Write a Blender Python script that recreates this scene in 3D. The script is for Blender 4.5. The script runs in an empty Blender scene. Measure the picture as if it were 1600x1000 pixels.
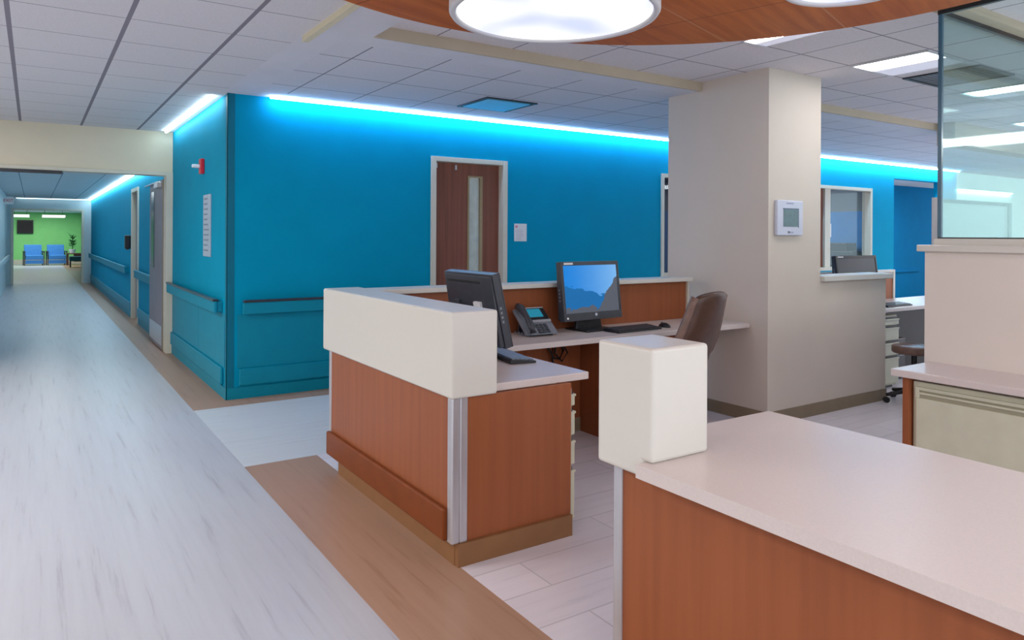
import bpy, bmesh, math, random
from mathutils import Matrix, Vector
random.seed(7)
S = bpy.context.scene
COL = S.collection
PI = math.pi
# ------------------------------------------------------------------ camera
cd = bpy.data.cameras.new('camera')
cam = bpy.data.objects.new('camera', cd)
COL.objects.link(cam)
cd.sensor_width = 36.0
cd.lens = 1128.0 / 1600.0 * 36.0
cd.shift_y = -132.2 / 1600.0
cd.clip_start = 0.05
cam.matrix_world = (Matrix.Translation((0, 0, 1.45)) @ Matrix.Rotation(math.radians(-33.55), 4, 'Z')
                    @ Matrix.Rotation(PI / 2, 4, 'X') @ Matrix.Rotation(math.radians(0.30), 4, 'Z'))
S.camera = cam
# ------------------------------------------------------------------ world / exposure
w = bpy.data.worlds.new('world')
S.world = w
w.use_nodes = True
w.node_tree.nodes['Background'].inputs[0].default_value = (0.86, 0.93, 1.0, 1)
w.node_tree.nodes['Background'].inputs[1].default_value = 1.65
S.view_settings.view_transform = 'Standard'
S.view_settings.look = 'None'
S.view_settings.exposure = 0.1
S.view_settings.gamma = 1.0
S.view_settings.use_curve_mapping = False


def area(name, loc, size, size_y, power, color=(1, 1, 1), rot=(0, 0, 0)):
    l = bpy.data.lights.new(name, 'AREA')
    l.shape = 'RECTANGLE'
    l.size = size
    l.size_y = size_y
    l.energy = power
    l.color = color
    o = bpy.data.objects.new(name, l)
    o.location = loc
    o.rotation_euler = rot
    COL.objects.link(o)
    return o


# added fill lights outside the frame (behind and beside the viewer), facing down
for i, (x, y, p) in enumerate([(-1.6, 0.6, 36), (-1.6, 4.0, 66), (-1.6, 7.2, 60), (0.2, -1.6, 36), (2.7, -0.9, 30), (5.2, -0.6, 26), (6.8, 0.1, 5), (9.6, -1.0, 120), (13.0, 0.5, 120)]):
    area('offscreen_fill_light', (x, y, 2.66), 1.1, 1.1, p, (1.0, 0.985, 0.965))

# ------------------------------------------------------------------ materials
MATS = {}


def srgb(r, g, b):
    f = lambda c: (c / 255 / 12.92) if c / 255 <= 0.04045 else ((c / 255 + 0.055) / 1.055) ** 2.4
    return (f(r), f(g), f(b), 1)


def mat(name, col, rough=0.5, var=0.04, scale=6.0, metal=0.0, spec=0.5, bump=0.0, stretch=(1, 1, 1), emit=None, estr=0.0):
    if name in MATS:
        return MATS[name]
    m = bpy.data.materials.new(name)
    m.use_nodes = True
    nt = m.node_tree
    b = nt.nodes['Principled BSDF']
    b.inputs['Roughness'].default_value = rough
    b.inputs['Metallic'].default_value = metal
    b.inputs['Specular IOR Level'].default_value = spec
    tc = nt.nodes.new('ShaderNodeTexCoord')
    mp = nt.nodes.new('ShaderNodeMapping')
    mp.inputs['Scale'].default_value = stretch
    nz = nt.nodes.new('ShaderNodeTexNoise')
    nz.inputs['Scale'].default_value = scale
    nz.inputs['Detail'].default_value = 4
    nt.links.new(tc.outputs['Object'], mp.inputs[0])
    nt.links.new(mp.outputs[0], nz.inputs['Vector'])
    rp = nt.nodes.new('ShaderNodeValToRGB')
    lo = [max(0, c * (1 - var * 2)) for c in col[:3]] + [1]
    hi = [min(1, c * (1 + var * 2)) for c in col[:3]] + [1]
    rp.color_ramp.elements[0].position = 0.3
    rp.color_ramp.elements[1].position = 0.7
    rp.color_ramp.elements[0].color = lo
    rp.color_ramp.elements[1].color = hi
    nt.links.new(nz.outputs['Fac'], rp.inputs[0])
    nt.links.new(rp.outputs[0], b.inputs['Base Color'])
    if bump:
        bp = nt.nodes.new('ShaderNodeBump')
        bp.inputs['Strength'].default_value = bump
        bp.inputs['Distance'].default_value = 0.002
        nt.links.new(nz.outputs['Fac'], bp.inputs['Height'])
        nt.links.new(bp.outputs[0], b.inputs['Normal'])
    if emit:
        b.inputs['Emission Color'].default_value = emit
        b.inputs['Emission Strength'].default_value = estr
    MATS[name] = m
    return m


def tile_mat(name, col, line, ox, oy, px, py, lw, lwy=None):
    """acoustic ceiling tiles with a T-bar grid, in world metres"""
    m = bpy.data.materials.new(name)
    m.use_nodes = True
    nt = m.node_tree
    b = nt.nodes['Principled BSDF']
    b.inputs['Roughness'].default_value = 0.9
    b.inputs['Specular IOR Level'].default_value = 0.1
    g = nt.nodes.new('ShaderNodeNewGeometry')
    sp = nt.nodes.new('ShaderNodeSeparateXYZ')
    nt.links.new(g.outputs['Position'], sp.inputs[0])

    def M(op, a, bb=None):
        n = nt.nodes.new('ShaderNodeMath')
        n.operation = op
        for i, v in enumerate((a, bb)):
            if v is None:
                continue
            if isinstance(v, (int, float)):
                n.inputs[i].default_value = v
            else:
                nt.links.new(v, n.inputs[i])
        return n.outputs[0]

    def axis(out, o, p, l):
        t = M('FLOORED_MODULO', M('SUBTRACT', out, o - l / 2), p)
        return M('LESS_THAN', t, l)
    a = axis(sp.outputs['X'], ox, px, lw)
    c = axis(sp.outputs['Y'], oy, py, lwy or lw)
    mx = M('MAXIMUM', a, c)
    nz = nt.nodes.new('ShaderNodeTexNoise')
    nz.inputs['Scale'].default_value = 90
    nz.inputs['Detail'].default_value = 3
    nt.links.new(g.outputs['Position'], nz.inputs['Vector'])
    rp = nt.nodes.new('ShaderNodeValToRGB')
    rp.color_ramp.elements[0].position = 0.35
    rp.color_ramp.elements[1].position = 0.6
    rp.color_ramp.elements[0].color = [c_ * 0.93 for c_ in col[:3]] + [1]
    rp.color_ramp.elements[1].color = col
    nt.links.new(nz.outputs['Fac'], rp.inputs[0])
    mix = nt.nodes.new('ShaderNodeMixRGB')
    nt.links.new(mx, mix.inputs[0])
    nt.links.new(rp.outputs[0], mix.inputs[1])
    mix.inputs[2].default_value = line
    nt.links.new(mix.outputs[0], b.inputs['Base Color'])
    return m


def floor_mat(name, base, dark, stretch, rough=0.32, streak=0.5, plank=None):
    """sheet flooring: long fine streaks, optional plank seams"""
    m = bpy.data.materials.new(name)
    m.use_nodes = True
    nt = m.node_tree
    b = nt.nodes['Principled BSDF']
    b.inputs['Roughness'].default_value = rough
    b.inputs['Specular IOR Level'].default_value = 0.45
    g = nt.nodes.new('ShaderNodeNewGeometry')
    mp = nt.nodes.new('ShaderNodeMapping')
    mp.inputs['Scale'].default_value = stretch
    nt.links.new(g.outputs['Position'], mp.inputs[0])
    nz = nt.nodes.new('ShaderNodeTexNoise')
    nz.inputs['Scale'].default_value = 1.0
    nz.inputs['Detail'].default_value = 5
    nz.inputs['Roughness'].default_value = 0.65
    nt.links.new(mp.outputs[0], nz.inputs['Vector'])
    rp = nt.nodes.new('ShaderNodeValToRGB')
    e = rp.color_ramp.elements
    e[0].position = 0.24
    e[0].color = dark
    e[1].position = 0.62
    e[1].color = base
    k = e.new(0.42)
    k.color = [base[i] * 0.86 + dark[i] * 0.14 for i in range(3)] + [1]
    nt.links.new(nz.outputs['Fac'], rp.inputs[0])
    out = rp.outputs[0]
    if plank:
        br = nt.nodes.new('ShaderNodeTexBrick')
        br.inputs['Scale'].default_value = 1.0
        br.inputs['Brick Width'].default_value = plank[0]
        br.inputs['Row Height'].default_value = plank[1]
        br.inputs['Mortar Size'].default_value = 0.004
        br.inputs['Color1'].default_value = (1, 1, 1, 1)
        br.inputs['Color2'].default_value = (0.9, 0.9, 0.9, 1)
        br.inputs['Mortar'].default_value = (0.72, 0.72, 0.72, 1)
        mp2 = nt.nodes.new('ShaderNodeMapping')
        if plank[2]:
            mp2.inputs['Rotation'].default_value = (0, 0, PI / 2)
        nt.links.new(g.outputs['Position'], mp2.inputs[0])
        nt.links.new(mp2.outputs[0], br.inputs['Vector'])
        mu = nt.nodes.new('ShaderNodeMixRGB')
        mu.blend_type = 'MULTIPLY'
        mu.inputs[0].default_value = 1.0
        nt.links.new(out, mu.inputs[1])
        nt.links.new(br.outputs['Color'], mu.inputs[2])
        out = mu.outputs[0]
    nt.links.new(out, b.inputs['Base Color'])
    return m


def emis(name, col, strength):
    m = bpy.data.materials.new(name)
    m.use_nodes = True
    nt = m.node_tree
    b = nt.nodes['Principled BSDF']
    b.inputs['Base Color'].default_value = (0.8, 0.8, 0.8, 1)
    b.inputs['Emission Color'].default_value = col
    b.inputs['Emission Strength'].default_value = strength
    return m


def lens_mat():
    """opal diffuser with the soft uneven glow of tubes behind it"""
    m = bpy.data.materials.new('opal_diffuser')
    m.use_nodes = True
    nt = m.node_tree
    b = nt.nodes['Principled BSDF']
    tc = nt.nodes.new('ShaderNodeTexCoord')
    nz = nt.nodes.new('ShaderNodeTexNoise')
    nz.inputs['Scale'].default_value = 2.6
    nz.inputs['Detail'].default_value = 0.5
    nt.links.new(tc.outputs['Object'], nz.inputs['Vector'])
    rp = nt.nodes.new('ShaderNodeValToRGB')
    rp.color_ramp.elements[0].position = 0.36
    rp.color_ramp.elements[1].position = 0.6
    rp.color_ramp.elements[0].color = (0.52, 0.58, 0.92, 1)
    rp.color_ramp.elements[1].color = (1, 1, 1, 1)
    nt.links.new(nz.outputs['Fac'], rp.inputs[0])
    nt.links.new(rp.outputs[0], b.inputs['Emission Color'])
    b.inputs['Emission Strength'].default_value = 1.0
    b.inputs['Base Color'].default_value = (0.4, 0.4, 0.4, 1)
    return m


def glass_mat(name, tint, refl=0.08):
    m = bpy.data.materials.new(name)
    m.use_nodes = True
    nt = m.node_tree
    for n in list(nt.nodes):
        nt.nodes.remove(n)
    out = nt.nodes.new('ShaderNodeOutputMaterial')
    t = nt.nodes.new('ShaderNodeBsdfTransparent')
    t.inputs[0].default_value = tint
    gl = nt.nodes.new('ShaderNodeBsdfGlossy')
    gl.inputs['Roughness'].default_value = 0.02
    gl.inputs[0].default_value = (0.8, 0.95, 0.95, 1)
    fr = nt.nodes.new('ShaderNodeLayerWeight')
    fr.inputs[0].default_value = 0.25
    ml = nt.nodes.new('ShaderNodeMath')
    ml.operation = 'MULTIPLY_ADD'
    mul_in = 0.5 if refl > 0.02 else 0.12
    nt.links.new(fr.outputs['Fresnel'], ml.inputs[0])
    ml.inputs[1].default_value = mul_in
    ml.inputs[2].default_value = refl
    mx = nt.nodes.new('ShaderNodeMixShader')
    nt.links.new(ml.outputs[0], mx.inputs[0])
    nt.links.new(t.outputs[0], mx.inputs[1])
    nt.links.new(gl.outputs[0], mx.inputs[2])
    nt.links.new(mx.outputs[0], out.inputs[0])
    return m


def wood_mat(name, col, dark, sc=(60, 60, 1.3), rough=0.35):
    m = bpy.data.materials.new(name)
    m.use_nodes = True
    nt = m.node_tree
    b = nt.nodes['Principled BSDF']
    b.inputs['Roughness'].default_value = rough
    b.inputs['Specular IOR Level'].default_value = 0.25
    tc = nt.nodes.new('ShaderNodeNewGeometry')
    mp = nt.nodes.new('ShaderNodeMapping')
    mp.inputs['Scale'].default_value = sc
    nt.links.new(tc.outputs['Position'], mp.inputs[0])
    nz = nt.nodes.new('ShaderNodeTexNoise')
    nz.inputs['Scale'].default_value = 1
    nz.inputs['Detail'].default_value = 5
    nt.links.new(mp.outputs[0], nz.inputs['Vector'])
    rp = nt.nodes.new('ShaderNodeValToRGB')
    rp.color_ramp.elements[0].position = 0.3
    rp.color_ramp.elements[1].position = 0.65
    rp.color_ramp.elements[0].color = dark
    rp.color_ramp.elements[1].color = col
    nt.links.new(nz.outputs['Fac'], rp.inputs[0])
    nt.links.new(rp.outputs[0], b.inputs['Base Color'])
    return m


def cloud_mat():
    """wood veneer ceiling panels in a rotated 0.63 x 0.9 m grid with fine seams"""
    m = bpy.data.materials.new('veneer_ceiling_panels')
    m.use_nodes = True
    nt = m.node_tree
    b = nt.nodes['Principled BSDF']
    b.inputs['Roughness'].default_value = 0.5
    b.inputs['Specular IOR Level'].default_value = 0.15
    g = nt.nodes.new('ShaderNodeNewGeometry')
    mp = nt.nodes.new('ShaderNodeMapping')
    mp.vector_type = 'TEXTURE'
    mp.inputs['Location'].default_value = (2.59, 2.594, 0)
    mp.inputs['Rotation'].default_value = (0, 0, math.radians(18.0))
    nt.links.new(g.outputs['Position'], mp.inputs[0])
    sp = nt.nodes.new('ShaderNodeSeparateXYZ')
    nt.links.new(mp.outputs[0], sp.inputs[0])

    def M(op, a, bb=None):
        n = nt.nodes.new('ShaderNodeMath')
        n.operation = op
        for i, v in enumerate((a, bb)):
            if v is None:
                continue
            if isinstance(v, (int, float)):
                n.inputs[i].default_value = v
            else:
                nt.links.new(v, n.inputs[i])
        return n.outputs[0]
    u = M('FLOORED_MODULO', M('ADD', sp.outputs['X'], 100 * 1.26 - 0.33 + 0.003), 1.26)
    v = M('FLOORED_MODULO', M('ADD', sp.outputs['Y'], 100 * 0.63 + 0.006), 0.63)
    dark = M('LESS_THAN', u, 0.006)
    light = M('LESS_THAN', v, 0.012)
    nm = nt.nodes.new('ShaderNodeMapping')
    nm.inputs['Scale'].default_value = (1.2, 14, 1)
    nt.links.new(mp.outputs[0], nm.inputs[0])
    nz = nt.nodes.new('ShaderNodeTexNoise')
    nz.inputs['Scale'].default_value = 1.4
    nz.inputs['Detail'].default_value = 4
    nt.links.new(nm.outputs[0], nz.inputs['Vector'])
    rp = nt.nodes.new('ShaderNodeValToRGB')
    rp.color_ramp.elements[0].position = 0.3
    rp.color_ramp.elements[1].position = 0.7
    rp.color_ramp.elements[0].color = srgb(172, 92, 46)
    rp.color_ramp.elements[1].color = srgb(200, 116, 58)
    nt.links.new(nz.outputs['Fac'], rp.inputs[0])
    m1 = nt.nodes.new('ShaderNodeMixRGB')
    nt.links.new(light, m1.inputs[0])
    nt.links.new(rp.outputs[0], m1.inputs[1])
    m1.inputs[2].default_value = srgb(196, 134, 96)
    m2 = nt.nodes.new('ShaderNodeMixRGB')
    nt.links.new(dark, m2.inputs[0])
    nt.links.new(m1.outputs[0], m2.inputs[1])
    m2.inputs[2].default_value = srgb(110, 58, 34)
    nt.links.new(m2.outputs[0], b.inputs['Base Color'])
    return m


def screen_mat():
    """desktop picture: a sky over dark mountains with a lake of cloud between"""
    m = bpy.data.materials.new('screen_picture')
    m.use_nodes = True
    nt = m.node_tree
    b = nt.nodes['Principled BSDF']
    b.inputs['Roughness'].default_value = 0.4
    b.inputs['Specular IOR Level'].default_value = 0.1
    b.inputs['Base Color'].default_value = (0.005, 0.005, 0.005, 1)
    tc = nt.nodes.new('ShaderNodeTexCoord')
    sp = nt.nodes.new('ShaderNodeSeparateXYZ')
    nt.links.new(tc.outputs['Generated'], sp.inputs[0])

    def M(op, a, bb=None, c=None):
        n = nt.nodes.new('ShaderNodeMath')
        n.operation = op
        for i, v in enumerate((a, bb, c)):
            if v is None:
                continue
            if isinstance(v, (int, float)):
                n.inputs[i].default_value = v
            else:
                nt.links.new(v, n.inputs[i])
        return n.outputs[0]
    x, z = sp.outputs['X'], sp.outputs['Z']
    nz = nt.nodes.new('ShaderNodeTexNoise')
    nz.inputs['Scale'].default_value = 7
    nz.inputs['Detail'].default_value = 6
    nt.links.new(tc.outputs['Generated'], nz.inputs['Vector'])
    wob = M('MULTIPLY', M('SUBTRACT', nz.outputs['Fac'], 0.5), 0.40)
    # near dark ridge: high on the right, dips in the middle
    r1 = M('ADD', M('MULTIPLY', M('POWER', M('MAXIMUM', M('SUBTRACT', x, 0.62), 0.0), 1.0), 1.75), 0.10)
    r1 = M('ADD', r1, wob)
    near = M('LESS_THAN', z, r1)
    r2 = M('ADD', M('SUBTRACT', 0.60, M('MULTIPLY', x, 0.36)), wob)
    far = M('LESS_THAN', z, r2)
    sky = nt.nodes.new('ShaderNodeValToRGB')
    sky.color_ramp.elements[0].color = (0.0, 0.22, 0.72, 1)
    sky.color_ramp.elements[1].color = (0.20, 0.48, 0.88, 1)
    nt.links.new(M('ADD', M('MULTIPLY', M('POWER', x, 1.6), 0.95), M('MULTIPLY', nz.outputs['Fac'], 0.12)), sky.inputs[0])
    a = nt.nodes.new('ShaderNodeMixRGB')
    nt.links.new(far, a.inputs[0])
    nt.links.new(sky.outputs[0], a.inputs[1])
    a.inputs[2].default_value = (0.01, 0.15, 0.42, 1)
    c = nt.nodes.new('ShaderNodeMixRGB')
    nt.links.new(near, c.inputs[0])
    nt.links.new(a.outputs[0], c.inputs[1])
    c.inputs[2].default_value = (0.10, 0.11, 0.14, 1)
    nt.links.new(c.outputs[0], b.inputs['Emission Color'])
    b.inputs['Emission Strength'].default_value = 0.9
    return m


blue = mat('teal_blue_paint', srgb(0, 150, 187), 0.6, 0.015, 3, spec=0.06)
blue2 = mat('teal_blue_vinyl', srgb(6, 138, 166), 0.42, 0.015, 8, spec=0.2)
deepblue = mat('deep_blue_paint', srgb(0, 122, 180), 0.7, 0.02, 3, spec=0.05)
cream = mat('cream_wall_paint', srgb(216, 204, 192), 0.6, 0.005, 4)
taupe = mat('beige_soffit_paint', srgb(196, 182, 160), 0.7, 0.015, 4)
gyps = mat('white_gypsum', srgb(220, 220, 228), 0.85, 0.015, 4)
palewall = mat('pale_grey_wall_paint', srgb(196, 212, 218), 0.5, 0.02, 4)
palegreen = mat('pale_green_white_wall_paint', srgb(222, 230, 220), 0.6, 0.02, 4)
greenwall = mat('leaf_green_wall_paint', srgb(140, 222, 136), 0.6, 0.02, 3)
white = mat('white_solid_surface', srgb(216, 213, 206), 0.32, 0.003, 30)
lam = mat('speckled_beige_laminate', srgb(214, 202, 199), 0.33, 0.015, 160)
frame_m = mat('cream_metal_frame', srgb(214, 208, 192), 0.45, 0.01, 5)
wood = wood_mat('reddish_brown_veneer', srgb(158, 92, 58), srgb(147, 84, 53), (26, 26, 1.0))
guardm = mat('brown_bumper_vinyl', srgb(126, 62, 24), 0.42, 0.05, 9, bump=0.1, spec=0.25)
kickm = mat('brown_cove_base', srgb(140, 98, 62), 0.5, 0.03, 9)
basem = mat('taupe_cove_base', srgb(140, 124, 102), 0.5, 0.03, 9)
alu = mat('brushed_aluminium', srgb(200, 200, 206), 0.3, 0.03, 40, metal=0.6, stretch=(1, 1, 0.1))
steelm = mat('dark_metal', srgb(60, 62, 66), 0.4, 0.03, 20, metal=0.6)
railcap = mat('dark_bronze_rail_cap', srgb(54, 52, 62), 0.28, 0.05, 20)
doorm = wood_mat('dark_brown_door_veneer', srgb(142, 88, 72), srgb(122, 74, 62), (25, 25, 0.8), 0.4)
greydoor = mat('mauve_grey_door_paint', srgb(140, 130, 140), 0.45, 0.03, 4)
black = mat('black_plastic', srgb(28, 28, 33), 0.35, 0.08, 30)
dgrey = mat('dark_grey_plastic', srgb(62, 64, 72), 0.4, 0.06, 30)
grey = mat('mid_grey_plastic', srgb(122, 126, 136), 0.4, 0.04, 30)
putty = mat('putty_enamel', srgb(208, 206, 184), 0.4, 0.02, 10)
leather = mat('brown_leather', srgb(80, 54, 43), 0.36, 0.10, 18, bump=0.25)
leather2 = mat('brown_leather_edge', srgb(118, 92, 82), 0.33, 0.10, 18, bump=0.2)
paper = mat('white_paper', srgb(232, 232, 234), 0.7, 0.01, 20)
inkm = mat('grey_print', srgb(140, 150, 168), 0.7, 0.02, 20)
redm = mat('red_plastic', srgb(206, 24, 52), 0.35, 0.03, 20)
lucite = mat('pale_grey_acrylic', srgb(172, 186, 204), 0.3, 0.05, 40)
thermo = mat('lilac_white_plastic', srgb(208, 212, 230), 0.4, 0.01, 20)
lcd = mat('grey_green_lcd', srgb(104, 128, 134), 0.3, 0.06, 30)
fabricblue = mat('blue_upholstery', srgb(58, 130, 200), 0.8, 0.08, 30)
leafm = mat('dark_green_leaf', srgb(30, 96, 44), 0.5, 0.2, 12)
potm = mat('white_glazed_pot', srgb(220, 224, 230), 0.3, 0.02, 12)
wicker = mat('dark_brown_wood', srgb(96, 58, 48), 0.5, 0.1, 30)
louvre = mat('grey_louvre_metal', srgb(110, 112, 122), 0.5, 0.03, 20)
skydiff = mat('diffuser_painted_blue_glow', srgb(120, 206, 240), 0.35, 0.02, 20)  # cyan strip light on the plate is put into this colour
cloud = cloud_mat()
cloud_edge = mat('dark_veneer_edge', srgb(120, 60, 36), 0.5, 0.04, 20)
drumm = mat('white_drum_acrylic', srgb(216, 216, 220), 0.4, 0.01, 10)
lens = lens_mat()
troffer_glow = emis('troffer_glow', (1, 0.98, 1.0, 1), 16.0)
troffer_soft = mat('troffer_reflector', srgb(214, 214, 232), 0.5, 0.01, 6, emit=(0.86, 0.86, 1, 1), estr=0.35)
led_cyan = emis('cyan_led', (0.40, 0.64, 1.0, 1), 44.0)
led_cyan_far = emis('cyan_led_far', (0.40, 0.74, 1.0, 1), 66.0)
led_white = emis('cool_white_led', (0.72, 0.93, 1.0, 1), 18.0)
phone_lcd = mat('phone_display_glow', (0.004, 0.01, 0.015, 1), 0.5, 0.1, 9, spec=0.05, emit=(0.02, 0.22, 0.33, 1), estr=0.9)
scr = screen_mat()
blackscr = mat('black_screen_glass', srgb(10, 12, 16), 0.15, 0.02, 10)
glass = glass_mat('greenish_sheet_glass', (0.90, 0.955, 0.95, 1), 0.03)
glass_edge = mat('blue_green_glass_edge', srgb(72, 110, 132), 0.2, 0.03, 20)
doorglass = mat('frosted_vision_glass', srgb(196, 204, 196), 0.25, 0.05, 12)

f_grey = floor_mat('blue_grey_streaked_sheet_floor', srgb(190, 191, 199), srgb(158, 154, 164), (24, 1.0, 1), 0.36)
f_cross = floor_mat('pale_grey_streaked_sheet_floor', srgb(212, 214, 218), srgb(188, 190, 194), (1.2, 22, 1), 0.32)
f_tan = floor_mat('tan_streaked_sheet_floor', srgb(176, 140, 118), srgb(146, 108, 84), (22, 0.9, 1), 0.36)
f_plank = floor_mat('pinkish_grey_plank_floor', srgb(230, 224, 232), srgb(206, 200, 210), (1.3, 20, 1), 0.34, plank=(1.2, 0.24, False))
tile_corr = tile_mat('corridor_ceiling_tiles', srgb(222, 222, 228), srgb(140, 138, 150), 0.45, 4.66, 0.575, 0.58, 0.026, 0.009)
tile_mid = tile_mat('alcove_ceiling_tiles', srgb(222, 222, 230), srgb(132, 134, 146), 1.85, 4.83, 0.585, 0.585, 0.012)
tile_up = tile_mat('station_ceiling_tiles', srgb(228, 222, 226), srgb(146, 140, 150), 3.96, 3.74, 0.59, 0.59, 0.012)
tile_far = tile_mat('far_corridor_ceiling_tiles', srgb(236, 238, 240), srgb(124, 140, 158), 0.4, 10.0, 0.6, 0.6, 0.012)

# ------------------------------------------------------------------ mesh helpers


def bx(bm, x0, x1, y0, y1, z0, z1, mi=0, M=None):
    vs = [bm.verts.new(v) for v in [(x0, y0, z0), (x1, y0, z0), (x1, y1, z0), (x0, y1, z0),
                                    (x0, y0, z1), (x1, y0, z1), (x1, y1, z1), (x0, y1, z1)]]
    for f in [(0, 3, 2, 1), (4, 5, 6, 7), (0, 1, 5, 4), (1, 2, 6, 5), (2, 3, 7, 6), (3, 0, 4, 7)]:
        fc = bm.faces.new([vs[i] for i in f])
        fc.material_index = mi
    if M is not None:
        bmesh.ops.transform(bm, matrix=M, verts=vs)
    return vs


def cyl(bm, p, r0, r1, h, seg=24, M=None, axis='Z', mi=0):
    d = bmesh.ops.create_cone(bm, cap_ends=True, segments=seg, radius1=r0, radius2=r1, depth=h)
    vs = d['verts']
    T = Matrix.Translation(p)
    if axis == 'X':
        T = T @ Matrix.Rotation(PI / 2, 4, 'Y')
    elif axis == 'Y':
        T = T @ Matrix.Rotation(PI / 2, 4, 'X')
    if M is not None:
        T = M @ T
    bmesh.ops.transform(bm, matrix=T, verts=vs)
    if mi:
        for v in vs:
            for f in v.link_faces:
                f.material_index = mi
    return vs


def tube(bm, pts, r, seg=8):
    """a round bar through a list of points"""
    pts = [Vector(p) for p in pts]
    rings = []
    for i, p in enumerate(pts):
        d = (pts[min(i + 1, len(pts) - 1)] - pts[max(i - 1, 0)]).normalized()
        up = Vector((0, 0, 1)) if abs(d.z) < 0.9 else Vector((1, 0, 0))
        a = d.cross(up).normalized()
        b = d.cross(a).normalized()
        rr = r[i] if isinstance(r, (list, tuple)) else r
        rings.append([bm.verts.new(p + a * rr * math.cos(2 * PI * k / seg) + b * rr * math.sin(2 * PI * k / seg)) for k in range(seg)])
    for i in range(len(rings) - 1):
        for k in range(seg):
            bm.faces.new((rings[i][k], rings[i][(k + 1) % seg], rings[i + 1][(k + 1) % seg], rings[i + 1][k]))
    bm.faces.new(rings[0][::-1])
    bm.faces.new(rings[-1])


def prism(bm, prof, y0, y1, M=None):
    """extrude an xz profile from y0 to y1"""
    a = [bm.verts.new((x, y0, z)) for x, z in prof]
    b = [bm.verts.new((x, y1, z)) for x, z in prof]
    n = len(prof)
    for i in range(n):
        bm.faces.new((a[i], a[(i + 1) % n], b[(i + 1) % n], b[i]))
    bm.faces.new(a[::-1])
    bm.faces.new(b)
    if M is not None:
        bmesh.ops.transform(bm, matrix=M, verts=a + b)


def obj(name, bm, mats, parent=None, bevel=0.0, smooth=False, seg=2, sub=0, local=True):
    """link bm as one mesh object; vertices are given in the parent's space (or world when top-level)"""
    bmesh.ops.recalc_face_normals(bm, faces=bm.faces)
    me = bpy.data.meshes.new(name)
    bm.to_mesh(me)
    bm.free()
    if not isinstance(mats, (list, tuple)):
        mats = [mats]
    for m in mats:
        me.materials.append(m)
    if smooth:
        for p in me.polygons:
            p.use_smooth = True
    o = bpy.data.objects.new(name, me)
    COL.objects.link(o)
    if parent:
        o.parent = parent
    if bevel:
        b = o.modifiers.new('bevel', 'BEVEL')
        b.width = bevel
        b.segments = seg
        b.limit_method = 'ANGLE'
        b.angle_limit = math.radians(40)
    if sub:
        s = o.modifiers.new('sub', 'SUBSURF')
        s.levels = s.render_levels = sub
    return o


def box(name, m, dims, parent=None, bevel=0.0, seg=2):
    bm = bmesh.new()
    for d in (dims if isinstance(dims, list) else [dims]):
        bx(bm, *d)
    return obj(name, bm, m, parent, bevel, seg=seg)


def struct(name, m, dims, bevel=0.0, parent=None):
    o = box(name, m, dims, parent, bevel)
    if not parent:
        o['kind'] = 'structure'
    return o


def thing(name, label, cat, loc=(0, 0, 0), rz=0.0, group=None):
    o = bpy.data.objects.new(name, None)
    COL.objects.link(o)
    o.empty_display_size = 0.1
    o.location = loc
    o.rotation_euler = (0, 0, rz)
    return tag(o, label, cat, group)


def tag(o, label, cat, group=None):
    o['label'] = label
    o['category'] = cat
    if group:
        o['group'] = group
    return o


def lines(bm, x0, x1, z0, z1, n, y, th=0.003, dy=0.001, seed=1):
    """rows of unreadable print as thin raised bars on a sheet facing -Y"""
    r = random.Random(seed)
    for i in range(n):
        z = z1 - (i + 0.5) * (z1 - z0) / n
        bx(bm, x0, x0 + (x1 - x0) * r.uniform(0.55, 1.0), y - dy, y, z - th / 2, z + th / 2)


# ------------------------------------------------------------------ FLOOR
def slab(name, z0, z1, xs, ys, fn, mats):
    bm = bmesh.new()
    for i in range(len(xs) - 1):
        for j in range(len(ys) - 1):
            k = fn((xs[i] + xs[i + 1]) / 2, (ys[j] + ys[j + 1]) / 2)
            if k is None:
                continue
            bx(bm, xs[i], xs[i + 1], ys[j], ys[j + 1], z0, z1, k)
    o = obj(name, bm, mats)
    o['kind'] = 'structure'
    return o


def ffn(x, y):
    if y > 6.36 and 1.10 < x:
        return 1
    if 1.09 < x < 1.56 and y < 4.66:
        return 1
    if x < 1.10:
        return 0
    if y > 4.66:
        return 2
    return 3


slab('floor', -0.1, 0.0, [-3, 1.10, 1.56, 20], [-3, 4.66, 6.36, 42], ffn, [f_grey, f_tan, f_cross, f_plank])

# ------------------------------------------------------------------ CEILING (0.07 m step: the nurse station bay is higher)
LO, HI = 2.68, 2.75


def cfn(x, y):
    if x < 1.375:
        return 0 if y < 9.6 else None
    if y > 9.75:
        return None
    if x > 1.62 and 4.45 < y < 6.36:
        return 1
    return 2


def cfn_lo(x, y):
    if x > 1.76 and y < 4.22:
        return None
    return cfn(x, y)


slab('ceiling', LO, LO + 0.16, [-3, 1.375, 1.62, 1.76, 20], [-3, 4.22, 4.45, 6.36, 6.62, 9.6], cfn_lo, [tile_corr, tile_mid, gyps])
slab('ceiling', HI, HI + 0.09, [1.76, 20], [-3, 4.22], lambda x, y: 0, [tile_up])
struct('trim_1', taupe, (1.76, 20, 4.195, 4.22, LO - 0.005, HI))
struct('trim_2', mat('pale_yellow_trim_paint', srgb(222, 214, 186), 0.6, 0.01, 5), (1.385, 1.425, -1.0, 4.46, LO - 0.035, LO))
slab('ceiling', 2.43, 2.5, [-0.6, 1.41], [9.75, 24.4], lambda x, y: 0, [tile_far])

# ------------------------------------------------------------------ WALLS
BY = 6.62      # face of the back wall
CX = 1.41      # face of the corridor wall
bm = bmesh.new()
top = LO
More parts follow.
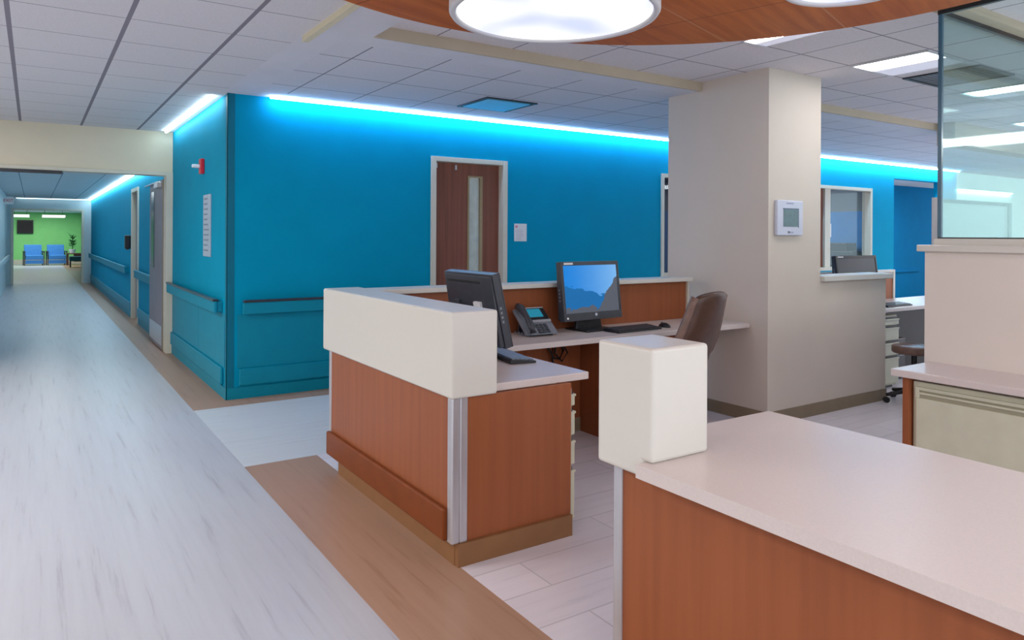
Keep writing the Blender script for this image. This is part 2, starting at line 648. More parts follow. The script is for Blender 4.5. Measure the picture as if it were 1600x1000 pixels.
# back wall, pieced around the door, the two windows and the far opening
D = (3.40, 4.31, 2.26)
W1 = (6.66, 8.3, 0.93, 2.25)
W2 = (9.3, 11.47, 0.93, 2.25)
for a, b_, z0, z1 in [(CX, D[0], 0, top), (D[0], D[1], D[2], top), (D[1], W1[0], 0, top), (W1[0], W1[1], 0, W1[2]), (W1[0], W1[1], W1[3], top),
                      (W1[1], W2[0], 0, top), (W2[0], W2[1], 0, W2[2]), (W2[0], W2[1], W2[3], top), (W2[1], 12.15, 0, top),
                      (12.15, 13.75, 2.45, top), (13.75, 14.3, 0, top)]:
    bx(bm, a, b_, BY, BY + 0.14, z0, z1)
o = obj('wall_back', bm, blue)
o['kind'] = 'structure'
struct('wall_right', palegreen, (14.3, 20, BY, BY + 0.14, 0, top))
# corridor wall, pieced around its door
bm = bmesh.new()
for a, b_, z0, z1 in [(BY + 0.14, 12.95, 0, 2.68), (13.85, 24.4, 0, 2.5)]:
    bx(bm, CX, CX + 0.14, a, b_, z0, z1)
bx(bm, CX, CX + 0.14, 9.6, 12.95, 2.5, 2.68)
bx(bm, CX, CX + 0.14, 12.95, 13.85, 2.2, 2.5)
o = obj('wall_corridor_right', bm, blue)
o['kind'] = 'structure'
# rounded darker corner guard at the blue corner
struct('trim_3', mat('dark_teal_corner_vinyl', srgb(0, 112, 138), 0.5, 0.02, 8, spec=0.2), [(CX - 0.004, CX + 0.06, BY - 0.004, BY, 0.10, LO), (CX - 0.004, CX, BY - 0.004, BY + 0.06, 0.10, LO)])
# cove bases
struct('baseboard_back', blue2, [(CX - 0.006, D[0], BY - 0.008, BY, 0, 0.10), (D[1], 12.15, BY - 0.008, BY, 0, 0.10)])
struct('baseboard_corridor', blue2, [(CX - 0.008, CX, BY - 0.008, 9.6, 0, 0.10), (CX - 0.008, CX, 9.76, 12.95, 0, 0.10), (CX - 0.008, CX, 13.85, 24.4, 0, 0.10)])
# portal header and jambs across the corridor
struct('wall_portal', mat('warm_cream_header_paint', srgb(226, 214, 190), 0.6, 0.01, 4), [(-3, CX, 9.6, 9.75, 2.19, LO), (-3, -0.6, 9.6, 9.75, 0, 2.19)])
struct('door_1', frame_m, [(1.335, CX, 9.57, 9.77, 0, 2.19), (-0.6, 1.335, 9.57, 9.77, 2.15, 2.19), (-0.6, -0.53, 9.57, 9.77, 0, 2.15)], 0.004)
struct('trim_4', steelm, (-0.5, 0.27, 9.56, 9.62, 2.115, 2.15))
struct('wall_west', cream, (-3.1, -3.0, -3, 9.75, 0, LO))
struct('wall_left', palewall, (-0.74, -0.6, 9.75, 24.4, 0, 2.5))
struct('wall_far', palewall, [(-0.74, -0.49, 24.4, 24.55, 0, 2.5), (1.2, 1.55, 24.4, 24.55, 0, 2.5), (-0.49, 1.2, 24.4, 24.55, 2.12, 2.5)])
struct('door_2', frame_m, [(-0.52, -0.46, 24.36, 24.56, 0, 2.14), (1.17, 1.23, 24.36, 24.56, 0, 2.14), (-0.46, 1.17, 24.36, 24.56, 2.09, 2.14)])
# lobby beyond
struct('wall_lobby', greenwall, (-2.2, 2.0, 40.0, 40.1, 0, 2.7))
struct('wall_lobby_side', mat('teal_side_wall_paint', srgb(20, 150, 160), 0.5, 0.02, 4), [(1.95, 2.05, 24.55, 40, 0, 2.7), (-2.3, -2.2, 24.55, 40, 0, 2.7)])
struct('baseboard_lobby', frame_m, (-2.2, 1.95, 39.96, 40.0, 0, 0.22))
slab('ceiling', 2.4, 2.5, [-2.2, 2.0], [24.55, 40.0], lambda x, y: 0, [tile_far])

# deeper blue wall behind the far opening, and side of it
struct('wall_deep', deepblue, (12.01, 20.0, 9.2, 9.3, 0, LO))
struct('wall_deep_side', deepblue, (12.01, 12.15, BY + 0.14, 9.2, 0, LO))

# column and the half wall that leaves it
struct('wall_column', cream, (4.70, 5.37, 3.53, 4.58, 0, HI))
struct('baseboard_column', basem, [(4.692, 6.36, 3.522, 3.53, 0, 0.10), (4.692, 4.70, 3.522, 4.2, 0, 0.10), (6.352, 6.36, 3.53, 3.66, 0, 0.10)])
struct('wall_half', cream, (5.37, 6.352, 3.53, 3.66, 0, 1.085))
box_ = box('ledge_cap', white, (5.372, 6.41, 3.49, 3.72, 1.085, 1.13), None, 0.006)
tag(box_, 'white ledge cap on the low beige wall right of the column', 'ledge')
tag(box('paper_sheet', paper, (5.55, 5.77, 3.54, 3.69, 1.130, 1.1325)), 'white paper sheet on the low ledge, the one against the column', 'paper')
tag(box('paper_sheet', paper, (5.82, 6.02, 3.52, 3.67, 1.130, 1.132)), 'white paper sheet on the low ledge, the one nearer the dark computer', 'paper')

# ------------------------------------------------------------------ bumper and hand rails


def handrail(axis, a0, a1, face, zt, label, group=None, material=None, cap=railcap):
    """rail with dark grip on top of a coloured band, and end returns, running along one wall"""
    t = thing('handrail', label, 'handrail', (0, 0, 0), 0, group)
    material = material or blue2

    def d(s0, s1, off0, off1, z0, z1):
        return (s0, s1, face - off1, face - off0, z0, z1) if axis == 'X' else (face - off1, face - off0, s0, s1, z0, z1)
    box('rail_band', material, d(a0, a1, 0.045, 0.075, zt - 0.125, zt - 0.02), t, 0.008)
    box('rail_grip', cap, d(a0 + 0.004, a1 - 0.004, 0.035, 0.085, zt - 0.022, zt), t, 0.008)
    n = max(2, int((a1 - a0) / 0.9) + 1)
    for k in range(n):
        s = a0 + 0.04 + (a1 - a0 - 0.08) * k / (n - 1)
        box('rail_bracket', material, d(s - 0.03, s + 0.03, 0.0, 0.046, zt - 0.115, zt - 0.025), t, 0.004)
    return t


def guard(axis, a0, a1, face, z0, z1, label, group=None, m=None, parent=None):
    bmn = (a0, a1, face - 0.028, face, z0, z1) if axis == 'X' else (face - 0.028, face, a0, a1, z0, z1)
    o = box('bumper_guard', m or blue2, bmn, parent, 0.01, 3)
    if not parent:
        tag(o, label, 'wall guard', group)
    return o


handrail('X', 1.53, 3.34, BY, 0.87, 'teal handrail with dark grip right of the blue wall corner, left of the brown door')
handrail('Y', 6.78, 9.52, CX, 0.87, 'teal handrail with dark grip on the corridor wall between blue corner and portal')
handrail('Y', 10.95, 12.88, CX, 0.87, 'pale teal handrail just past the open grey door in the corridor', material=blue2, cap=blue2)
handrail('Y', 14.3, 24.2, CX, 0.87, 'long pale teal handrail running down the far right corridor wall', cap=blue2)
bm_l = thing('handrail', 'pale grey handrail on the left wall of the far corridor', 'handrail')
box('rail_band', palewall, (-0.6 + 0.045, -0.6 + 0.075, 10.2, 24.1, 0.745, 0.85), bm_l, 0.008)
box('rail_grip', palewall, (-0.6 + 0.035, -0.6 + 0.085, 10.2, 24.1, 0.85, 0.87), bm_l, 0.006)
for k in range(12):
    s = 10.3 + 13.6 * k / 11
    box('rail_bracket', palewall, (-0.6, -0.6 + 0.046, s - 0.03, s + 0.03, 0.755, 0.845), bm_l)
guard('X', 1.51, 3.36, BY, 0.115, 0.265, 'low teal bumper strip right of the blue wall corner')
guard('Y', 6.74, 9.54, CX, 0.115, 0.265, 'low teal bumper strip on the corridor wall between blue corner and portal')
guard('Y', 10.95, 12.9, CX, 0.115, 0.265, 'low teal bumper strip just past the open grey door')
guard('Y', 13.9, 24.3, CX, 0.115, 0.265, 'long low teal bumper strip down the far right corridor wall')
guard('X', 12.3, 18, 9.2, 0.62, 0.68, 'dark blue rail strip on the deep blue wall behind the far opening', m=deepblue)

# wall panel joints below the rail (thin wainscot sheets)
struct('trim_5', blue2, [(CX - 0.003, CX, 6.70, 7.9, 0.27, 0.74), (CX - 0.003, CX, 7.905, 9.55, 0.27, 0.74), (1.50, 3.38, BY - 0.003, BY, 0.27, 0.74)])

# ------------------------------------------------------------------ DOORS AND WINDOWS
# brown door in the blue wall
dr = struct('door_3', doorm, [(D[0] + 0.04, 3.88, BY + 0.075, BY + 0.12, 0.01, D[2] - 0.05), (4.03, D[1] - 0.05, BY + 0.075, BY + 0.12, 0.01, D[2] - 0.05),
                              (3.88, 4.03, BY + 0.075, BY + 0.12, 0.01, 0.95), (3.88, 4.03, BY + 0.075, BY + 0.12, 2.07, D[2] - 0.05)])
box('door_frame', frame_m, [(D[0] - 0.012, D[0] + 0.045, BY - 0.02, BY + 0.13, 0, D[2]), (D[1] - 0.05, D[1] + 0.008, BY - 0.02, BY + 0.13, 0, D[2]),
                            (D[0] + 0.045, D[1] - 0.05, BY - 0.02, BY + 0.13, D[2] - 0.05, D[2])], dr, 0.003)
box('vision_frame', mat('olive_beige_metal', srgb(160, 140, 106), 0.5, 0.02, 6), [(3.865, 3.885, BY + 0.066, BY + 0.08, 0.935, 2.085), (4.015, 4.05, BY + 0.066, BY + 0.08, 0.935, 2.085),
                                                                                  (3.885, 4.015, BY + 0.066, BY + 0.08, 2.065, 2.085), (3.885, 4.015, BY + 0.066, BY + 0.08, 0.935, 0.955)], dr)
box('vision_pane', doorglass, (3.885, 4.015, BY + 0.085, BY + 0.1, 0.955, 2.065), dr)
bm = bmesh.new()
cyl(bm, (4.13, BY + 0.055, 1.02), 0.024, 0.024, 0.04, 20, axis='Y')
bx(bm, 4.04, 4.14, BY + 0.03, BY + 0.045, 1.01, 1.03)
obj('door_handle', bm, alu, dr, 0.002)
box('door_clip', alu, [(3.49, 3.50, BY + 0.065, BY + 0.075, 2.15, 2.2), (3.71, 3.73, BY + 0.065, BY + 0.075, 2.14, 2.19)], dr)

# paper notice right of that door
t = thing('wall_notice', 'small white paper notice on the blue wall right of the brown door', 'notice')
box('backing', paper, (4.417, 4.582, BY - 0.006, BY, 1.385, 1.58), t)
bm = bmesh.new()
lines(bm, 4.44, 4.56, 1.40, 1.52, 7, BY - 0.006, 0.004, 0.001, 3)
obj('print', bm, mat('pale_print', srgb(196, 192, 205), 0.7, 0.01, 9), t)
box('red_mark', mat('pink_print', srgb(222, 140, 160), 0.7, 0.01, 9), (4.43, 4.46, BY - 0.007, BY - 0.006, 1.535, 1.56), t)


def window(n, x0, x1, z0, z1, y, muls, m=frame_m):
    wd = struct('window_%d' % n, m, [(x0, x0 + 0.05, y - 0.02, y + 0.13, z0, z1), (x1 - 0.05, x1, y - 0.02, y + 0.13, z0, z1),
                                     (x0 + 0.05, x1 - 0.05, y - 0.02, y + 0.13, z0, z0 + 0.05), (x0 + 0.05, x1 - 0.05, y - 0.02, y + 0.13, z1 - 0.05, z1)], 0.003)
    for a, b_ in muls:
        box('mullion', m, (a, b_, y + 0.02, y + 0.13, z0 + 0.05, z1 - 0.05), wd)
    return wd


w1 = window(1, W1[0], W1[1], W1[2], W1[3], BY, [])
box('pane', glass_mat('window_glass_dimming', (0.42, 0.40, 0.46, 1), 0.01), (W1[0] + 0.05, W1[1] - 0.05, BY + 0.06, BY + 0.07, W1[2] + 0.05, W1[3] - 0.05), w1)  # dark tint in the pane dims the room behind
w2 = window(2, W2[0], W2[1], W2[2], W2[3], BY, [(10.22, 10.36)])
box('pane', MATS.get('x') or glass_mat('window_glass_far', (0.9, 0.93, 0.95, 1), 0.01), (10.36, W2[1] - 0.05, BY + 0.09, BY + 0.10, W2[2] + 0.05, W2[3] - 0.05), w2)
box('door_panel', doorm, (W2[0] + 0.05, 10.22, BY + 0.06, BY + 0.1, W2[2] + 0.05, W2[3] - 0.05), w2)
# room seen through the far window
ob_ = mat('office_blue_wall_paint', srgb(40, 140, 215), 0.6, 0.03, 4)
og_ = mat('office_grey_wall_paint', srgb(120, 130, 142), 0.6, 0.03, 4)
struct('wall_office', ob_, (6.0, 11.95, 9.14, 9.2, 0, 1.9))
struct('wall_office_side', ob_, (11.95, 12.0, BY + 0.14, 9.2, 0, 1.9))
struct('wall_office_upper', og_, (6.0, 11.95, 9.14, 9.2, 1.9, LO))
struct('wall_office_upper', og_, (11.95, 12.0, BY + 0.14, 9.2, 1.9, LO))
struct('ceiling', gyps, (6.0, 12.01, BY + 0.14, 9.2, LO - 0.1, LO))

# recessed dark panel door in the corridor wall
dc = struct('door_4', greydoor, (CX + 0.05, CX + 0.09, 12.99, 13.81, 0.01, 2.16))
box('door_frame', frame_m, [(CX - 0.02, CX + 0.13, 12.93, 12.99, 0, 2.2), (CX - 0.02, CX + 0.13, 13.81, 13.87, 0, 2.2), (CX - 0.02, CX + 0.13, 12.99, 13.81, 2.14, 2.2)], dc)
# open door leaf folded against the corridor wall
dl = struct('door_5', greydoor, (1.325, 1.37, 9.80, 10.95, 0.015, 2.12), 0.003)
box('kick_plate', alu, (1.322, 1.325, 9.84, 10.9, 0.06, 0.30), dl)
box('edge_strip', mat('olive_grey_metal', srgb(150, 140, 124), 0.4, 0.03, 9, metal=0.3), (1.325, 1.37, 9.785, 9.80, 0.015, 2.12), dl)
box('vision_pane', blackscr, (1.320, 1.325, 10.5, 10.75, 1.0, 2.0), dl)
box('door_closer', alu, [(1.27, 1.325, 9.86, 10.15, 2.02, 2.09), (1.285, 1.31, 10.1, 11.2, 2.09, 2.105)], dl, 0.005)

# ------------------------------------------------------------------ LED cove strips


def led(axis, a0, a1, face, z, label, m, group='LED strips along the tops of the blue walls', lit=0.022, off=0.08):
    t = thing('led_strip', label, 'light strip', (0, 0, 0), 0, group)

    def d(s0, s1, off0, off1, z0, z1):
        return (s0, s1, face - off1, face - off0, z0, z1) if axis == 'X' else (face - off1, face - off0, s0, s1, z0, z1)
    box('housing', frame_m, d(a0 + 0.01, a1 - 0.01, off + 0.004, off - 0.004 + lit, z - 0.008, z), t)
    box('diffuser', m, d(a0, a1, off, off + lit, z - 0.024, z - 0.008), t)
    return t


led('X', 1.75, 8.6, BY, LO, 'long glowing cyan light strip above the blue wall with the brown door', led_cyan)
led('X', 8.6, 12.1, BY, LO, 'glowing cyan light strip right of the column, above the far window', led_cyan_far)
led('X', 12.1, 14.2, BY, LO, 'glowing light strip end above the far opening at the right', led_cyan_far)
led('Y', 6.80, 9.5, CX, LO, 'bright white light strip left of the blue wall corner, before the portal', led_white)
led('Y', 10.0, 24.3, CX, 2.43, 'bright light strip along the ceiling of the far corridor', led_white, lit=0.05, off=0.03)
led('X', -0.4, 1.3, 24.4, 2.43, 'faint light strip over the portal at the far corridor end', emis('faint_led', (0.72, 0.93, 1.0, 1), 2.5), lit=0.02)
led('X', 14.35, 16.5, BY, 2.36, 'white light strip on the pale wall seen through the glass', led_white, lit=0.05, off=0.0)

# ------------------------------------------------------------------ wooden ceiling cloud with drum lamps
CC = (1.964, 1.695)
t = thing('ceiling_cloud', 'large round wood veneer ceiling panel above the reception desk', 'ceiling panel', (CC[0], CC[1], 2.60))
bm = bmesh.new()
cyl(bm, (0, 0, 0.004), 1.855, 1.855, 0.008, 128)
obj('veneer_panel', bm, cloud, t)
bm = bmesh.new()
cyl(bm, (0, 0, 0.035), 1.86, 1.86, 0.05, 128)
obj('edge_band', bm, cloud_edge, t)
for a in (0.5, 2.1, 3.7, 5.2):
    bm = bmesh.new()
    cyl(bm, (1.3 * math.cos(a), 1.3 * math.sin(a), 0.1), 0.01, 0.01, 0.10, 10)
    obj('hanger', bm, steelm, t)


def drum(name, label, loc, r, h):
    t = thing(name, label, 'ceiling lamp', loc, 0, 'drum lamps under the wooden ceiling panel')
    bm = bmesh.new()
    n = 96
    prof = [(r, h), (r, 0.012), (r - 0.008, 0.0), (r - 0.028, 0.0), (r - 0.034, 0.014), (r - 0.034, h)]
    rings = [[bm.verts.new((q * math.cos(2 * PI * k / n), q * math.sin(2 * PI * k / n), z)) for k in range(n)] for q, z in prof]
    for i in range(len(rings)):
        j = (i + 1) % len(rings)
        for k in range(n):
            bm.faces.new((rings[i][k], rings[i][(k + 1) % n], rings[j][(k + 1) % n], rings[j][k]))
    obj('drum_shell', bm, drumm, t, smooth=True)
    bm = bmesh.new()
    cyl(bm, (0, 0, 0.016), r - 0.034, r - 0.034, 0.008, n)
    obj('diffuser', bm, lens, t)
    return t


drum('drum_lamp', 'large white drum lamp, the bigger round lamp at top centre', (1.974, 2.639, 2.45), 0.478, 0.149)
drum('drum_lamp', 'smaller white drum lamp cut off by the top edge, right of the big one', (2.72, 1.66, 2.45), 0.265, 0.149)

# ------------------------------------------------------------------ troffers, grilles


def troffer(x, y, label, w=0.58, z=HI, split=0.5, group='square ceiling lights over the nurse station'):
    t = thing('ceiling_light', label, 'ceiling light', (x, y, z), 0, group)
    box('frame', drumm, [(0, w, 0, 0.02, -0.012, 0), (0, w, w - 0.02, w, -0.012, 0), (0, 0.02, 0.02, w - 0.02, -0.012, 0), (w - 0.02, w, 0.02, w - 0.02, -0.012, 0)], t)
    box('diffuser', troffer_glow, (0.02, 0.02 + (w - 0.04) * split, 0.02, w - 0.02, -0.010, -0.002), t)
    box('reflector', troffer_soft, (0.02 + (w - 0.04) * split, w - 0.02, 0.02, w - 0.02, -0.008, -0.002), t)
    return t


troffer(5.15, 2.57, 'bright square ceiling light left of the glass edge, by the dark grille')
troffer(3.90, 2.57, 'ceiling light mostly hidden behind the round wooden panel').scale = (0.42, 1, 1)
troffer(6.9, 2.57, 'bright square ceiling light seen through the glass at the right')
troffer(9.2, 3.1, 'small far ceiling light low in the glass pane')


def grille(x, y, w, h, z, label, m, blades, rim, cat='vent'):
    t = thing('ceiling_vent', label, cat, (x, y, z))
    box('frame', rim, [(0, w, 0, 0.03, -0.012, 0), (0, w, h - 0.03, h, -0.012, 0), (0, 0.03, 0.03, h - 0.03, -0.012, 0), (w - 0.03, w, 0.03, h - 0.03, -0.012, 0)], t)
    bm = bmesh.new()
    for k in range(blades):
        yy = 0.03 + (h - 0.06) * (k + 0.5) / blades
        bx(bm, 0.03, w - 0.03, yy - 0.008, yy + 0.008, -0.009, -0.003)
    obj('louvre', bm, m, t)
    box('backing', m, (0.03, w - 0.03, 0.03, h - 0.03, -0.003, 0), t)
    return t


grille(5.90, 2.57, 0.58, 0.58, HI, 'dark grey ceiling grille beside the square light at the glass', louvre, 12, steelm)
vd = thing('ceiling_vent', 'square ceiling air diffuser with a painted blue glow near the cyan strip', 'vent', (3.35, 5.46, LO))
box('frame', steelm, [(0, 0.55, 0, 0.025, -0.012, 0), (0, 0.025, 0.025, 0.55, -0.012, 0), (0.025, 0.55, 0.525, 0.55, -0.01, 0), (0.525, 0.55, 0.025, 0.525, -0.01, 0)], vd)
box('plate', skydiff, (0.04, 0.50, 0.05, 0.51, -0.016, -0.006), vd, 0.004)
box('backing', steelm, (0.025, 0.525, 0.025, 0.525, -0.004, 0), vd)

# ------------------------------------------------------------------ LEFT / BACK RECEPTION COUNTER
t = thing('reception_counter', 'reception counter with white raised front and reddish wood panels, at centre left', 'counter', (1.5, 2.7, 0))


def W(dims, ox=1.5, oy=2.7):
    if isinstance(dims, list):
        return [W(d, ox, oy) for d in dims]
    return (dims[0] - ox, dims[1] - ox, dims[2] - oy, dims[3] - oy, dims[4], dims[5])


box('fascia_box', white, W((1.507, 1.745, 2.74, 4.40, 0.737, 1.115)), t, 0.012, 3)
box('ledge', white, W((1.745, 4.53, 4.13, 4.33, 1.080, 1.112)), t, 0.006)
box('front_panel', wood, W((1.530, 1.56, 2.80, 4.30, 0.10, 0.755)), t, 0.002)
box('end_panel', wood, W((1.60, 2.185, 2.765, 2.795, 0.10, 0.733)), t, 0.002)
box('corner_trim', alu, W([(1.520, 1.560, 2.755, 2.80, 0.10, 0.755), (1.56, 1.60, 2.755, 2.79, 0.10, 0.755)]), t, 0.006)
box('corner_trim', alu, W((1.525, 1.56, 4.30, 4.335, 0.10, 0.755)), t, 0.004)
box('kick_base', kickm, W([(1.548, 2.18, 2.745, 2.775, 0, 0.10), (1.545, 1.575, 2.775, 4.22, 0, 0.10)]), t)
guard('Y', 2.80 - 2.7, 4.32 - 2.7, 1.53 - 1.5, 0.105, 0.245, '', m=guardm, parent=t)
box('back_panel', wood, W((1.56, 4.52, 4.20, 4.24, 0.10, 1.08)), t)
box('panel_end', frame_m, W((4.52, 4.535, 4.18, 4.26, 0.10, 1.08)), t)
box('back_kick', basem, W((1.60, 4.5, 4.195, 4.23, 0, 0.10)), t)
box('side_support', wood, W((3.40, 3.43, 3.80, 4.20, 0.0, 0.733)), t)

# worktop: L-shaped slab
bm = bmesh.new()
prof = [(1.747, 2.79), (2.315, 2.79), (2.315, 3.69), (4.695, 3.69), (4.695, 4.20), (1.747, 4.20)]
a = [bm.verts.new((x, y, 0.735)) for x, y in prof]
b_ = [bm.verts.new((x, y, 0.772)) for x, y in prof]
for i in range(6):
    bm.faces.new((a[i], a[(i + 1) % 6], b_[(i + 1) % 6], b_[i]))
bm.faces.new(a[::-1])
bm.faces.new(b_)
tag(obj('worktop', bm, lam, None, 0.005), 'L-shaped beige laminate worktop running behind the white front to the column', 'worktop')


def pedestal(label, loc, rz=0, w=0.40, d=0.56, h=0.70, zs=((0.61, 0.685), (0.465, 0.60), (0.32, 0.455), (0.05, 0.31)), name='drawer_cabinet', group=None):
    """drawer pedestal; fronts face local -Y"""
    t = thing(name, label, 'drawer cabinet', loc, rz, group)
    box('body', putty, (0, w, 0.02, d, 0.03, h), t, 0.003)
    box('plinth', steelm, (0.02, w - 0.02, 0.05, d - 0.02, 0, 0.03), t)
    for z0, z1 in zs:
        dd = box('drawer', putty, (0.004, w - 0.004, -0.005, 0.02, z0, z1 - 0.018), t, 0.006)
        box('handle', putty, (0.004, w - 0.004, -0.012, 0.0, z1 - 0.03, z1 - 0.018), dd, 0.003)
        box('shadow_gap', steelm, (0.004, w - 0.004, 0.012, 0.02, z1 - 0.018, z1), dd)
    return t


pedestal('putty drawer cabinet under the left end of the L-shaped worktop', (2.235, 2.80, 0), PI / 2, w=0.42, d=0.50)

# cable loop under the back worktop
bm = bmesh.new()
tube(bm, [(3.06, 4.185, 0.72), (3.08, 4.16, 0.64), (3.12, 4.15, 0.57), (3.17, 4.15, 0.56), (3.21, 4.16, 0.62), (3.18, 4.17, 0.68), (3.12, 4.17, 0.66), (3.11, 4.16, 0.56), (3.16, 4.175, 0.45), (3.2, 4.185, 0.32), (3.2, 4.19, 0.2)], 0.008)
tube(bm, [(3.14, 4.18, 0.733), (3.2, 4.15, 0.66), (3.24, 4.15, 0.6), (3.2, 4.16, 0.54), (3.14, 4.17, 0.6), (3.18, 4.18, 0.733)], 0.007)
tag(obj('cable_loop', bm, black, None, 0, True), 'black cables looped below the back worktop against the wood panel', 'cable')

# ------------------------------------------------------------------ RIGHT RECEPTION DESK
t = thing('reception_desk', 'wood-fronted reception desk with white corner box in the right foreground', 'desk', (1.5, 0, 0))
box('front_panel', wood, W((1.585, 1.615, -0.6, 1.735, 0.06, 0.733), 1.5, 0), t)
box('corner_trim', alu, W([(1.578, 1.62, 1.735, 1.775, 0.06, 0.733)], 1.5, 0), t, 0.004)
box('kick_base', kickm, W((1.62, 1.65, -0.6, 1.75, 0, 0.10), 1.5, 0), t)
box('far_panel', wood, W((1.62, 2.33, 1.735, 1.76, 0.0, 0.733), 1.5, 0), t)
bm = bmesh.new()
prism(bm, [(1.548, 0.773), (1.548, 1.115), (1.798, 1.115), (1.798, 0.722), (1.585, 0.722), (1.585, 0.773)], -0.272, -0.028, Matrix.Rotation(PI / 2, 4, 'Z'))
obj('fascia_box', bm, white, t, 0.012, seg=3)
box('box_under_shade', black, W((1.56, 1.60, 1.70, 1.79, 0.712, 0.722), 1.5, 0), t)  # black piece stands in for the shadow under the box
tag(box('worktop', lam, [(1.492, 2.385, -0.6, 1.580, 0.733, 0.773), (1.774, 2.385, 1.580, 1.785, 0.733, 0.773)], None, 0.0),
    'wide beige laminate worktop filling the bottom right foreground', 'worktop')

# ------------------------------------------------------------------ RIGHT HALF WALL, CABINET, GLASS
struct('wall_partition', mat('light_cream_paint', srgb(230, 220, 212), 0.6, 0.005, 4), [(4.10, 4.24, -0.6, 2.06, 0, 1.372), (4.24, 9.0, 1.93, 2.06, 0, 1.372)])
o = box('ledge_cap', white, [(4.065, 4.275, -0.6, 2.09, 1.373, 1.41), (4.275, 9.0, 1.895, 2.09, 1.373, 1.41)], None, 0.006)
tag(o, 'white cap on the tall beige half wall below the glass', 'ledge')
t = thing('glass_screen', 'tall glass screen in two panes standing on the right half wall', 'glass screen', (4.15, 2.0, 1.41))
gx, gy = 4.15, 2.0
box('base_channel', white, [(-0.015, 0.03, -2.6, 0.03, 0, 0.035), (0.03, 4.8, -0.02, 0.03, 0, 0.035)], t)
box('seal', steelm, [(-0.002, 0.016, -2.6, 0.018, 0.035, 0.042), (0.016, 4.8, 0.002, 0.018, 0.035, 0.042)], t)
box('pane', glass, (0.0, 0.012, -2.6, 0.0, 0.042, 1.27), t)
box('pane', glass, (0.012, 4.8, 0.004, 0.016, 0.042, 1.27), t)
box('edge_joint', glass_edge, (-0.004, 0.014, -0.002, 0.018, 0.042, 1.27), t)
box('head_channel', steelm, [(-0.006, 0.02, -2.6, 0.02, 1.265, 1.29), (0.02, 4.8, -0.002, 0.02, 1.265, 1.29)], t)
struct('trim_6', taupe, [(4.10, 4.24, -0.6, 2.05, 2.70, HI), (4.24, 9.0, 1.93, 2.05, 2.70, HI)])
struct('trim_7', taupe, (4.24, 9.0, 1.25, 1.40, 2.69, HI))
struct('trim_8', taupe, (8.6, 20.0, 4.0, 4.195, 2.5, HI))

# low worktop and file cabinet on the half wall
tag(box('worktop', lam, (3.70, 4.10, -0.6, 2.03, 0.735, 0.772), None, 0.006), 'narrow beige worktop over the putty file cabinet against the right half wall', 'worktop')
tag(box('support_panel', wood, (3.735, 4.10, 1.955, 1.985, 0, 0.735), None, 0.001), 'upright reddish wood panel carrying the end of the narrow worktop', 'panel')
t = thing('file_cabinet', 'putty lateral file cabinet under the narrow worktop at the right edge', 'cabinet', (3.76, 1.05, 0))
box('body', putty, (0.012, 0.335, 0, 0.90, 0.02, 0.715), t, 0.004)
box('plinth', steelm, (0.03, 0.32, 0.02, 0.88, 0, 0.02), t)
for z0, z1 in ((0.375, 0.69), (0.04, 0.355)):
    dd = box('drawer', putty, (-0.006, 0.012, 0.02, 0.88, z0, z1 - 0.055), t, 0.006)
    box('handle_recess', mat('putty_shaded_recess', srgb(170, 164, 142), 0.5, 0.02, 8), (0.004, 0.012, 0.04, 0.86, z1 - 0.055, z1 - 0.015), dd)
    box('handle', putty, (-0.010, 0.006, 0.04, 0.86, z1 - 0.035, z1 - 0.025), dd, 0.002)
    box('drawer_rim', putty, [(-0.006, 0.012, 0.02, 0.88, z1 - 0.015, z1), (-0.006, 0.012, 0.02, 0.04, z1 - 0.055, z1 - 0.015), (-0.006, 0.012, 0.86, 0.88, z1 - 0.055, z1 - 0.015)], dd)

# ------------------------------------------------------------------ BACK WORKSTATION right of the column
tag(box('worktop', lam, (5.38, 9.6, 3.74, 4.36, 0.735, 0.772), None, 0.005), 'far beige worktop behind the low wall right of the column', 'worktop')
t = thing('desk_screen_panel', 'brown desk panel with white frame behind the far worktop', 'panel', (5.4, 4.37, 0))
box('wood_infill', wood, (0, 2.61, 0.005, 0.03, 0, 1.06), t)
box('frame', white, [(0, 2.65, -0.005, 0.05, 1.06, 1.09), (2.61, 2.65, -0.005, 0.05, 0, 1.06)], t, 0.003)
pedestal('putty drawer cabinet showing past the end of the low wall', (6.56, 3.755, 0), 0, w=0.43, d=0.55)
tag(box('support_panel', mat('knee_shade_black', srgb(24, 20, 22), 0.5, 0.05, 9), (5.5, 9.6, 4.32, 4.355, 0, 0.735), None), 'black panel added for the shade in the knee space under the far worktop', 'panel')  # black sheet stands in for the knee-space shade

# dark tower under the far worktop
t = thing('computer_tower', 'black computer tower in the dark knee space under the far worktop', 'computer', (7.28, 3.95, 0))
box('case', black, (0, 0.2, 0, 0.34, 0.01, 0.42), t, 0.008)
box('bay', grey, [(0.03, 0.17, -0.005, 0.0, 0.30, 0.34), (0.03, 0.17, -0.005, 0.0, 0.24, 0.25)], t)
box('foot', dgrey, (0.01, 0.19, 0.02, 0.05, 0, 0.01), t)
box('foot', dgrey, (0.01, 0.19, 0.29, 0.32, 0, 0.01), t)

# ------------------------------------------------------------------ COMPUTERS


